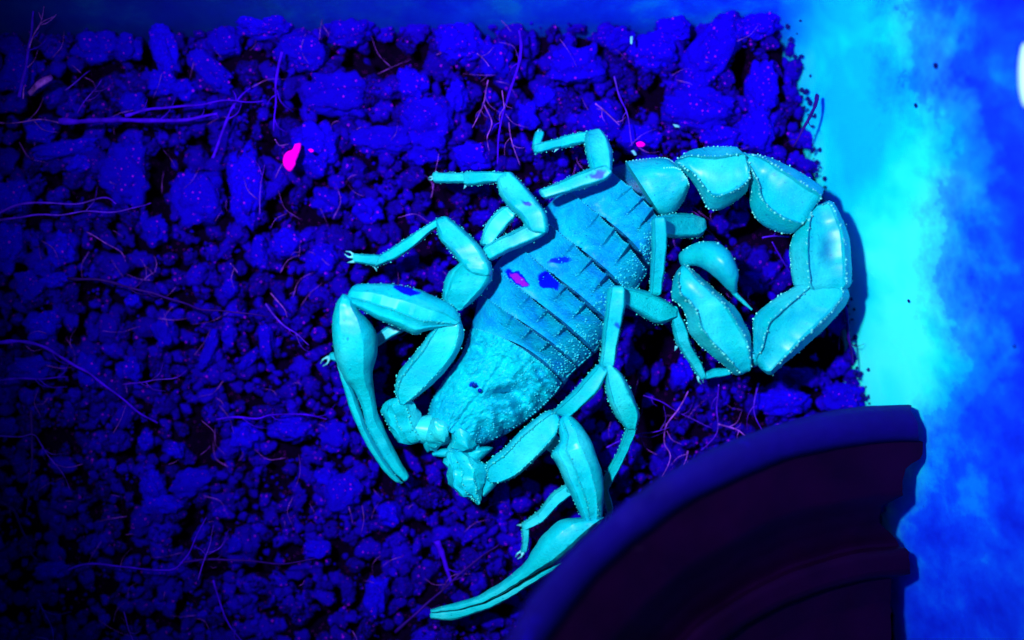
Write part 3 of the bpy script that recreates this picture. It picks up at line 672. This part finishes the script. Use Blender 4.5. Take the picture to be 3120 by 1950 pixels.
plate('carapace', [((1298,1300),(1372,1318),(1455,1360)),((1316,1222),(1425,1248),(1540,1318)),((1358,1152),(1478,1182),(1625,1262)),((1405,1082),(1527,1115),(1685,1205)),BC[0]], (.42), .46, keels=(), lip=.06, mat=M_CARA, nv=80, nu=110, rough=.05, rough_side=.5, extra=cara_shape,
      grain_rows=[('rear',-.9,.9,46,.010),('side',-.9,.4,150,.007),('edge',-1,-1,30,.012),('edge',.99,.99,34,.014),('side',.45,.95,170,.011),('side',-.3,.3,40,.007),('keel',.42,0,24,.011),('keel',-.42,0,20,.009)])
for i in range(6):
    a, b = BC[i], BC[i + 1]
    # the rear margin overlaps the next plate's front
    sh = lambda p, q, t: (p[0] + (q[0] - p[0]) * t, p[1] + (q[1] - p[1]) * t)
    rows = [tuple(sh(a[j], b[j], (-.2, .10, .15)[j]) for j in range(3)), tuple(sh(a[j], b[j], .45) for j in range(3)), tuple(sh(a[j], b[j], 1.0) for j in range(3))]
    plate('tergite', rows, .42, .46 - .005 * i, keels=(-.36 + .02 * math.sin(i * 2.1), .02 * math.cos(i * 1.7), .38 + .02 * math.sin(i * 3.3)), keel_h=.15, lip=.30, tooth=.5, nv=16, rough=.016,
          grain_rows=[('rear',-.95,.98,50,.008),('keel',0,0,5,.009),('keel',.38,0,5,.010),('keel',-.36,0,3,.008),('side',-.7,.5,26,.006),('side',.52,.97,60,.012),('edge',.99,.99,14,.013)])
plate('tergite', [((1908,492),(1962,575),(2018,662)),((1970,484),(2022,560),(2052,650)),((2026,482),(2066,545),(2082,612)),((2056,498),(2090,540),(2098,572))], .62, .30, keels=(), lip=.02, mat=M_TAIL, nv=18, th=.3, rough=.01,
      grain_rows=[('edge',-1,-1,28,.011),('edge',1,1,28,.011),('keel',-.55,0,22,.010),('rear',-1,1,12,.011)])

# ---- head pieces
seg('chelicera', [(1298,1330),(1290,1352),(1300,1376)], [(1345,1322),(1330,1350),(1310,1374)], (.5,.45,.4), (.12,.11,.05), sec='round', parent=SC)
seg('chelicera', [(1455,1352),(1400,1362),(1355,1366),(1318,1378)], [(1450,1392),(1400,1392),(1350,1392),(1322,1390)], (.5,.5,.48,.45), (.1,.11,.1,.05), sec='round', parent=SC)
seg('chelicera_finger', [(1372,1322),(1352,1335),(1340,1352)], [(1398,1345),(1368,1352),(1346,1358)], (.52,.5,.45), (.08,.07,.03), sec='round', parent=SC)
seg('chelicera', [(1312,1280),(1302,1310),(1300,1345),(1312,1368)], [(1372,1300),(1370,1330),(1352,1356),(1326,1374)], (.66,.62,.54,.46), (.16,.17,.14,.06), sec='hand', parent=SC, rough=.05, grains=(-.6,.2,.9), gsize=.01, gstep=.04)
seg('chelicera', [(1378,1302),(1376,1335),(1370,1362),(1352,1378)], [(1446,1338),(1440,1364),(1415,1378),(1370,1388)], (.66,.62,.54,.46), (.16,.17,.14,.06), sec='hand', parent=SC, rough=.05, grains=(-.6,.2,.9), gsize=.01, gstep=.04)
ev, ef = ICO2
for (x, y) in ((1444, 1174), (1462, 1190)):
    p = P(x, y, .93); link('eye', mesh('eye', [p + Vector(v) * .028 for v in ev], ef), [M_EYE], SC)

# ---- tail
tail = dict(sec='tail', mat=M_TAIL, parent=SC, grains=T6, gsize=.0125, gstep=.032, round_ends=(.3, .3))
seg('tail_segment', [(2060,487),(2085,467),(2112,456),(2150,449),(2184,446),(2225,446),(2246,450),(2258,468)], [(2064,508),(2103,542),(2135,590),(2158,634),(2195,638),(2245,610),(2276,578),(2278,546)], (.78,.8,.85), (.18,.32,.34,.30), **tail)
seg('tail_segment', [(2272,468),(2300,469),(2335,477),(2375,492),(2420,515),(2470,546),(2500,567),(2507,582),(2490,612)], [(2268,498),(2280,535),(2290,585),(2288,630),(2305,666),(2345,697),(2390,712),(2422,706),(2440,676)], (.85,.88,.9), (.18,.34,.36,.34,.2), **tail)
seg('tail_segment', [(2452,655),(2440,675),(2422,706),(2412,735),(2407,773),(2410,816),(2416,850),(2419,868)], [(2500,622),(2532,612),(2556,648),(2577,690),(2589,740),(2593,800),(2594,845),(2595,866)], (.9,.9,.9), (.2,.34,.36,.36,.32), **tail)
seg('tail_segment', [(2430,868),(2405,883),(2375,900),(2345,922),(2318,945),(2297,968),(2295,1000),(2294,1045),(2288,1064)], [(2580,872),(2588,905),(2568,940),(2545,968),(2510,1005),(2465,1045),(2420,1085),(2385,1112),(2352,1143)], (.9,.92,.95), (.24,.34,.36,.34,.2), **tail)
seg('tail_segment', [(2240,1143),(2222,1130),(2195,1106),(2165,1080),(2125,1045),(2098,1012),(2092,970),(2076,933),(2048,907),(2052,860),(2062,832)], [(2291,1116),(2292,1090),(2289,1060),(2287,1025),(2272,990),(2250,950),(2220,918),(2175,878),(2132,840),(2102,815),(2086,806)], (.9,.95,1.0,.95), (.2,.30,.34,.36,.34,.2), **tail)
# condyle joints between the segments
for (x, y, rx, ry, z, rot) in ((2266,505,16,40,.82,0),(2455,655,42,30,.85,-35),(2508,868,80,22,.86,0),(2545,905,34,22,.82,40),(2290,1085,34,34,.84,0)):
    v_, f_ = ICO3; c = P(x, y, z); cr, sr = math.cos(math.radians(rot)), math.sin(math.radians(rot))
    link('tail_joint', mesh('tail_joint', [(c.x + (v[0] * rx * cr - v[1] * ry * sr) / S, c.y + (v[0] * rx * sr + v[1] * ry * cr) / S, c.z + v[2] * .22) for v in v_], f_), [M_TAIL], SC)
st = seg('stinger', [(2072,768),(2105,747),(2146,735),(2190,741),(2226,773),(2247,825),(2245,865),(2244,890)], [(2088,818),(2112,810),(2130,813),(2150,824),(2175,842),(2205,870),(2224,887),(2234,898)], (.75,.95,1.1,1.1,1.0), (.16,.26,.32,.24,.08), sec='round', mat=M_TAIL, parent=SC, grains=(-.93,), gsize=.011, gstep=.05, label='swollen stinger bulb tucked beside the last tail segment')
seg('sting', [(2244,886),(2254,900),(2270,915),(2292,939)], [(2228,893),(2242,908),(2262,925),(2289,946)], (1.02,1.0,.95), (.07,.055,.03), sec='round', mat=M_TAIL, parent=st)

# ---- pedipalps (pincers)
pl = dict(grains=E4, gsize=.011, gstep=.028)
arm = empty('pincer_arm', parent=SC); arm['label'] = 'left pincer arm folded back with the hand hanging down'
seg('trochanter', [(1215,1345),(1180,1295),(1163,1258),(1168,1238)], [(1300,1320),(1285,1285),(1280,1250),(1262,1226)], (.5,.55,.6), (.2,.22,.2), sec='limb3', parent=arm, grains=(-.98,-.28,.42), gsize=.012, gstep=.03, rough=.045)
seg('coxa', [(1250,1332),(1290,1352),(1320,1345)], [(1268,1270),(1310,1262),(1345,1270)], (.45,.45,.45), (.18,.2,.2), sec='round', parent=arm)
seg('femur', [(1219,1228),(1203,1190),(1207,1155),(1225,1122),(1270,1069),(1298,1028),(1322,996)], [(1234,1232),(1270,1212),(1317,1171),(1363,1124),(1400,1069),(1413,1020),(1410,992)], (.68,.78,.9), (.16,.24,.24,.18), parent=arm, **pl)
seg('patella', [(1381,992),(1330,1000),(1292,1010),(1264,1019),(1215,1000),(1159,977),(1108,949),(1067,932)], [(1405,975),(1396,950),(1366,923),(1317,899),(1270,881),(1215,868),(1150,864),(1088,866)], (.95,1.02,1.05,1.05), (.16,.26,.27,.2), sec='limb3', parent=arm, grains=(-.99,-.28,.99), gsize=.008, gstep=.03)
seg('hand', [(1040,900),(1024,925),(1013,985),(1016,1059),(1026,1108),(1052,1158),(1072,1180),(1098,1231),(1121,1305),(1158,1377),(1196,1433),(1232,1467)], [(1082,924),(1099,952),(1131,985),(1148,1022),(1149,1073),(1138,1129),(1137,1160),(1140,1190),(1153,1263),(1180,1323),(1217,1397),(1247,1450)],
    (1.05,1.03,1.0,.97,.92,.84,.78,.70,.62,.54,.47,.42), (.2,.25,.28,.29,.28,.24,.21,.17,.14,.12,.09,.05), sec='hand', parent=arm, grains=(-.9,), gsize=.006, gstep=.06, n=9, round_ends=(.5,.3))
seg('movable_finger', [(1027,1110),(1045,1176),(1076,1272),(1113,1346),(1159,1420),(1196,1462),(1219,1474)], [(1040,1125),(1080,1195),(1120,1303),(1159,1379),(1192,1430),(1217,1460),(1228,1470)], (.82,.64,.52,.42), (.13,.15,.12,.05), sec='hand', parent=arm, grains=(.9,), gsize=.007, gstep=.06)

arm = empty('pincer_arm', parent=SC); arm['label'] = 'right pincer arm bent down to the pot with the hand half behind its rim'
seg('coxa', [(1352,1395),(1380,1384),(1420,1372)], [(1420,1440),(1460,1405),(1500,1370)], (.45,.45,.45), (.18,.2,.2), sec='round', parent=arm)
seg('trochanter', [(1356,1388),(1366,1432),(1374,1470),(1398,1503),(1428,1518),(1455,1533)], [(1448,1392),(1474,1416),(1476,1455),(1474,1488),(1470,1507),(1464,1526)], (.58,.62,.6), (.2,.26,.24,.14), sec='limb3', parent=arm, grains=(-.98,-.28,.42,.98), gsize=.012, gstep=.03, rough=.045)
seg('trochanter_joint', [(1462,1500),(1484,1452)], [(1480,1512),(1515,1472)], (.5,.55), (.14,.16), sec='round', parent=arm)
seg('femur', [(1482,1455),(1485,1408),(1531,1370),(1574,1325),(1627,1279),(1673,1250),(1694,1258)], [(1498,1468),(1534,1470),(1580,1447),(1630,1404),(1673,1358),(1697,1322),(1704,1284)], (.65,.75,.9), (.16,.24,.25,.18), parent=arm, **pl)
seg('patella', [(1700,1290),(1703,1345),(1680,1383),(1698,1417),(1719,1467),(1742,1513),(1762,1556),(1776,1584)], [(1742,1268),(1772,1298),(1797,1333),(1817,1381),(1832,1431),(1838,1474),(1840,1530),(1832,1590)], (.95,1.02,1.0,.92), (.16,.27,.27,.2), sec='limb3', parent=arm, grains=(-.99,-.28,.42), gsize=.008, gstep=.03)
seg('hand', [(1786,1582),(1745,1580),(1711,1582),(1677,1607),(1647,1637),(1622,1676),(1597,1714),(1558,1751),(1508,1785),(1458,1815),(1399,1835),(1349,1847),(1312,1857)], [(1838,1578),(1820,1600),(1790,1634),(1745,1675),(1712,1705),(1678,1722),(1635,1742),(1578,1778),(1520,1813),(1465,1838),(1405,1854),(1352,1863),(1316,1867)],
    (.92,.9,.88,.86,.82,.78,.73,.67,.6,.54,.49,.45,.42), (.18,.23,.27,.29,.28,.25,.2,.16,.14,.12,.1,.08,.05), sec='hand', parent=arm, grains=(-.9,), gsize=.006, gstep=.06, n=9, round_ends=(.5,.3))
seg('movable_finger', [(1690,1712),(1630,1738),(1572,1774),(1515,1809),(1462,1834),(1402,1851),(1350,1861),(1314,1866)], [(1712,1712),(1672,1748),(1610,1788),(1548,1826),(1488,1855),(1424,1878),(1374,1890),(1316,1886)], (.66,.54,.45,.38), (.18,.12,.09,.05), sec='hand', parent=arm)

# ---- legs
def claw(parent, x, y, z, dx, dy):
    for k in (-1, 1):
        p3 = np.array([P(x, y, z)[:], P(x + dx * .5 - dy * .25 * k, y + dy * .5 + dx * .25 * k, z + .03)[:], P(x + dx - dy * .15 * k, y + dy + dx * .15 * k, z - .05)[:]])
        V, F = tube(p3, .022, .006, 6, 5); link('claw', mesh('claw', V, F), [M_CLAW], parent)
def spur(parent, x, y, z, dx, dy):
    p3 = np.array([P(x, y, z)[:], P(x + dx, y + dy, z - .03)[:]])
    V, F = tube(p3, .02, .005, 6, 4); link('spur', mesh('spur', V, F), [M_CLAW], parent)
LG = dict(mat=M_LEG4, grains=E2, gsize=.009, gstep=.028)
def leg(label): o = empty('leg', parent=SC); o['label'] = label; return o

g = leg('rearmost left leg, bent up above the body with a blunt dim tip')
seg('femur', [(1645,576),(1709,550),(1797,512),(1835,503)], [(1666,606),(1767,577),(1842,552),(1862,534)], (1.02,1.1,1.15), (.13,.15,.14), parent=g, **LG)
seg('patella', [(1797,512),(1786,470),(1780,436),(1782,410)], [(1866,515),(1866,470),(1854,425),(1836,398)], (1.12,1.0,.85), (.14,.17,.13), parent=g, **LG)
seg('tibia', [(1830,396),(1797,398),(1750,406),(1709,415)], [(1826,432),(1785,436),(1750,445),(1711,453)], (.84,.72,.6), (.12,.12,.1), parent=g, **LG)
seg('tarsus', [(1712,420),(1680,427),(1650,434),(1628,440)], [(1706,452),(1670,461),(1640,468),(1632,468)], (.6,.5,.42), (.1,.09,.08), parent=g, **LG)
seg('tarsus', [(1630,470),(1620,448),(1628,415),(1632,403)], [(1650,455),(1650,435),(1656,420),(1658,405)], (.4,.3,.25), (.07,.07,.06), parent=g, mat=M_LEG4)
spur(g, 1702, 448, .58, -14, 16); claw(g, 1640, 410, .25, 6, -16)

g = leg('third left leg, bent sharply and pointing left')
seg('femur', [(1476,748),(1549,710),(1610,680),(1640,660)], [(1498,793),(1564,762),(1640,728),(1668,706)], (.9,1.0,1.08), (.14,.17,.15), parent=g, **LG)
seg('patella', [(1600,690),(1580,660),(1538,619),(1521,588),(1513,556)], [(1672,700),(1664,650),(1638,612),(1602,568),(1562,527)], (1.12,1.08,.95), (.15,.19,.14), parent=g, **LG)
seg('tibia', [(1556,524),(1500,523),(1450,523),(1416,524)], [(1530,556),(1495,559),(1450,564),(1420,567)], (.92,.8,.65), (.12,.12,.1), parent=g, **LG)
seg('tarsus', [(1420,527),(1370,526),(1322,525)], [(1420,559),(1372,558),(1326,557)], (.64,.52,.42), (.1,.09,.07), parent=g, **LG)
seg('trochanter', [(1462,740),(1476,690),(1505,650),(1530,630)], [(1500,745),(1528,715),(1548,690),(1570,665)], (.72,.75,.8), (.12,.13,.12), parent=g, **LG)
spur(g, 1421, 562, .62, -8, 14); claw(g, 1322, 541, .4, -16, 4)

g = leg('second left leg, bent with its slim foot pointing left')
seg('femur', [(1398,946),(1352,918),(1350,880),(1366,834),(1400,800)], [(1412,940),(1435,925),(1473,888),(1500,850),(1500,812)], (.8,.92,1.02), (.14,.19,.17), parent=g, **LG)
seg('patella', [(1410,812),(1398,797),(1364,757),(1338,725),(1328,680)], [(1500,828),(1494,802),(1462,750),(1420,706),(1366,662)], (1.08,1.05,.92), (.14,.18,.14), parent=g, **LG)
seg('tibia', [(1350,660),(1331,666),(1273,703),(1215,740),(1165,772)], [(1345,694),(1326,698),(1265,750),(1210,788),(1146,816)], (.92,.78,.6), (.13,.12,.1), parent=g, **LG)
seg('tarsus', [(1166,776),(1120,776),(1078,773)], [(1142,810),(1110,805),(1082,800)], (.58,.48,.42), (.09,.08,.06), parent=g, **LG)
spur(g, 1144, 812, .56, 4, 16); claw(g, 1080, 782, .42, -28, -12); spur(g, 1082, 796, .42, -24, 4)

g = leg('foremost left leg, mostly hidden, clawed tip showing beside the hand')
seg('tibia', [(1300,940),(1200,980),(1110,1040),(1030,1075)], [(1310,975),(1210,1020),(1120,1075),(1036,1105)], (.5,.45,.35), (.1,.1,.08), parent=g, mat=M_LEG4)
seg('tarsus', [(1034,1074),(1012,1072),(1003,1080)], [(1036,1106),(1014,1098),(1004,1094)], (.36,.32,.3), (.08,.07,.05), parent=g, mat=M_LEG4)
claw(g, 1004, 1088, .32, -24, 24)

g = leg('foremost right leg, foot emerging below the bent pincer arm')
seg('femur', [(1640,1290),(1700,1330),(1760,1380)], [(1610,1330),(1680,1380),(1745,1420)], (.5,.55,.6), (.12,.14,.12), parent=g, mat=M_LEG4)
seg('patella', [(1800,1400),(1795,1450),(1760,1500)], [(1745,1400),(1740,1450),(1722,1490)], (.6,.58,.55), (.12,.14,.12), parent=g, mat=M_LEG4)
seg('tibia', [(1760,1455),(1716,1480),(1677,1508),(1637,1557),(1588,1596)], [(1775,1485),(1736,1513),(1696,1547),(1657,1587),(1606,1613)], (.55,.48,.4), (.11,.11,.09), parent=g, **LG)
seg('tarsus', [(1588,1598),(1591,1646),(1586,1680)], [(1613,1606),(1613,1646),(1607,1678)], (.4,.34,.3), (.08,.07,.06), parent=g, **LG)
spur(g, 1592, 1600, .4, -18, 0); claw(g, 1594, 1680, .3, -20, 20)

g = leg('second right leg, bent like a wishbone beside the body')
seg('femur', [(1686,1250),(1729,1209),(1772,1163),(1818,1112)], [(1742,1266),(1764,1246),(1814,1203),(1850,1140)], (.9,1.0,1.08), (.15,.18,.14), parent=g, **LG)
seg('patella', [(1845,1118),(1844,1163),(1848,1203),(1861,1239),(1880,1274),(1905,1303)], [(1862,1110),(1894,1140),(1918,1179),(1937,1226),(1950,1266),(1938,1304)], (1.08,1.0,.85), (.12,.17,.17,.11), parent=g, **LG)
seg('tibia', [(1908,1303),(1894,1338),(1878,1381),(1848,1437),(1832,1475)], [(1941,1305),(1928,1341),(1911,1381),(1888,1431),(1852,1494)], (.82,.62,.42), (.11,.1,.09), parent=g, **LG)
seg('tarsus', [(1832,1488),(1840,1530),(1850,1566)], [(1852,1488),(1864,1530),(1868,1562)], (.42,.38,.34), (.08,.07,.06), parent=g, **LG)
claw(g, 1858, 1564, .34, -8, 26)

g = leg('third right leg, knee raised over the body and foot reaching under the tail')
seg('femur', [(1852,884),(1842,962),(1833,1046),(1826,1108)], [(1908,884),(1902,947),(1887,1026),(1872,1112)], (1.18,1.12,1.06), (.14,.17,.13), parent=g, **LG)
seg('patella', [(1880,880),(1911,876),(1970,886),(2025,912),(2062,940)], [(1880,930),(1911,938),(1950,960),(2005,988),(2056,968)], (1.05,.82,.66), (.12,.17,.17,.1), parent=g, **LG)
seg('tibia', [(2040,945),(2047,991),(2059,1040),(2077,1071),(2103,1111),(2132,1156)], [(2064,935),(2092,1002),(2106,1049),(2122,1080),(2136,1105),(2151,1146)], (.64,.5,.36), (.1,.1,.08), parent=g, **LG)
seg('tarsus', [(2150,1156),(2185,1150),(2222,1142)], [(2152,1132),(2183,1121),(2222,1121)], (.34,.3,.26), (.08,.07,.06), parent=g, mat=M_LEG4)
spur(g, 2062, 1055, .5, -6, 14); claw(g, 2128, 1146, .36, 12, 22)

g = leg('rearmost right leg, upright beside the tail base and running under the tail')
seg('femur', [(1984,672),(1985,773),(1982,840),(1979,892)], [(2031,672),(2031,748),(2024,830),(2015,894)], (1.16,1.02,.9), (.13,.15,.12), parent=g, **LG)
seg('patella', [(2005,660),(2029,654),(2065,650),(2112,653),(2142,664)], [(2010,715),(2036,721),(2085,725),(2131,722),(2147,704)], (1.05,.75,.5,.4), (.12,.16,.16,.1), parent=g, **LG)
seg('tibia', [(2138,668),(2146,676),(2150,684)], [(2128,706),(2134,712),(2138,716)], (.34,.1,-.2), (.09,.09,.07), parent=g, mat=M_LEG4)

# ------------------------------------------------------------------ dark pot half, tilted toward the camera
def pot_material():
    m, nt, b = nodes('dark_pot_plastic')
    co = nt.nodes.new('ShaderNodeTexCoord').outputs['Object']
    c = ramp(nt, noise(nt, co, 1.5, 5, 0.5), [(0.3, (0.003, 0.0, 0.009)), (0.7, (0.006, 0.0, 0.017))])
    sc_ = noise(nt, co, 4.0, 10, 0.75, 1.0)
    c = mix(nt, ramp(nt, sc_, [(0.66, (0, 0, 0)), (0.74, (0.5, 0.5, 0.5))]), c, (0.05, 0.03, 0.12))
    nt.links.new(c, b.inputs['Base Color']); b.inputs['Roughness'].default_value = 0.5; b.inputs['Specular IOR Level'].default_value = 0.15
    b.inputs['Specular Tint'].default_value = (0.3, 0.2, 1, 1)
    bump(nt, b, noise(nt, co, 6, 6, 0.6), 0.2, 0.03)
    return m
M_POT = pot_material()
M_POTRIM_LIT, nt_, b_ = nodes('pot_rim_lit')
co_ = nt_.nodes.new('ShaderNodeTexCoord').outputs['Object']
c_ = ramp(nt_, noise(nt_, co_, 1.2, 6, 0.6), [(0.3, (0.002, 0.0, 0.11)), (0.7, (0.003, 0.0, 0.19))])  # light on the rim painted as a brighter, bluer base than the body
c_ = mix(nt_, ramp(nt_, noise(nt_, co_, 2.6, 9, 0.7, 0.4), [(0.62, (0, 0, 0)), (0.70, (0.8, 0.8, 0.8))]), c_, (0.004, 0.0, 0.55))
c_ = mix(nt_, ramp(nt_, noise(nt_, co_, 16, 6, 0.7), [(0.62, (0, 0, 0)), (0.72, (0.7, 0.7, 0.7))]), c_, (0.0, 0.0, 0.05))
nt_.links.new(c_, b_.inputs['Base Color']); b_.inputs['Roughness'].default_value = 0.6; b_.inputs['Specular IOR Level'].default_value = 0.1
bump(nt_, b_, noise(nt_, co_, 7, 7, 0.65), 0.5, 0.04)
pot = empty('plant_pot', 'dark ribbed plastic pot piece with rim lit blue and jagged cut edge, lower right', 'pot')
AX = (2790, 2690)                                    # pot axis as seen in the photograph
def pot_z(px, py):                                   # tilted rim plane
    return 1.12 + (2790 - px) * 0.0021 + (py - 1240) * 0.0006
PROF = [ # radius px, drop below the rim plane
 (1452, .55), (1456, .10), (1440, 0.02), (1400, -.01), (1366, 0.03), (1352, .12), (1346, .26), (1290, .28), (1230, .32), (1190, .38), (1180, .44), (1140, .80), (1100, 1.10), (1040, 1.42), (1030, 1.42), (1018, 1.12), (1000, 1.05), (955, 1.06), (940, 1.16), (930, 1.40), (860, 1.62), (600, 1.75), (420, 1.8)]
PROF = [(r, d if d <= .3 else .3 + (d - .3) * .62) for r, d in PROF]
def pot_part(name, i0, i1, mat, cut, th=0.14):
    prof_ = PROF[i0:i1]; na = 90; V = []; F = []
    for r, d in prof_:
        e = cut(r)
        a0 = math.asin(max(-.99, min(.99, (e - 0) / r)))
        for k in range(na):
            a = a0 + (math.radians(-98) - a0) * k / (na - 1)
            px = AX[0] + r * math.sin(a); py = AX[1] - r * math.cos(a)
            wv = mnoise.fractal(Vector((px * .006, py * .006, 4)), 1, 2, 4) * 6; z = pot_z(px, py) - d; V.append(P(px + wv, py + wv * .7, z + .012 * mnoise.noise(Vector((px * .02, py * .02, 0)))))
    n = len(prof_); top = len(V)
    for i in range(n):
        for k in range(na): V.append(V[i * na + k] - Vector((0, 0, th)))
    for i in range(n - 1):
        for k in range(na - 1):
            q = (i * na + k, i * na + k + 1, (i + 1) * na + k + 1, (i + 1) * na + k); F.append(q); F.append(tuple(top + x for x in q)[::-1])
    for i in range(n - 1):
        for k in (0, na - 1): F.append((i * na + k, (i + 1) * na + k, top + (i + 1) * na + k, top + i * na + k))
    for k in range(na - 1):
        for i in (0, n - 1): F.append((i * na + k, i * na + k + 1, top + i * na + k + 1, top + i * na + k))
    me = mesh(name, V, F, None, True, 50); bm = bmesh.new(); bm.from_mesh(me); bmesh.ops.recalc_face_normals(bm, faces=bm.faces); bm.to_mesh(me); bm.free()
    return link(name, me, [mat], pot)
pot_part('rim', 0, 7, M_POTRIM_LIT, lambda r: -14 if r > 1400 else 8)
def dense(lst):
    global PROF
def cutedge(r):
    steps = [(1346, 20), (1300, 18), (1265, -30), (1215, -38), (1180, -36), (1150, -100), (1105, -112), (1060, -70), (1022, -44), (1016, -20), (940, -16), (930, -72), (400, -78)]
    return float(np.interp(r, [s[0] for s in steps][::-1], [s[1] for s in steps][::-1])) + 5 * mnoise.noise(Vector((r * .05, 0, 0)))
# denser rows so that the jagged cut edge shows
rr_ = sorted(set([p[0] for p in PROF[6:]] + list(range(430, 1346, 16))), reverse=True)
dd_ = [float(np.interp(r, [p[0] for p in PROF][::-1], [p[1] for p in PROF][::-1])) for r in rr_]
PROF = [(r, d) for r, d in zip(rr_, dd_)]
ib = next(i for i, p in enumerate(PROF) if p[0] <= 1022); ie = next(i for i, p in enumerate(PROF) if p[0] <= 930)
pot_part('neck', 0, ib + 1, M_POT, cutedge)
pot_part('rib', ib, ie + 1, M_POT, cutedge)
pot_part('wall', ie, len(PROF), M_POT, cutedge)
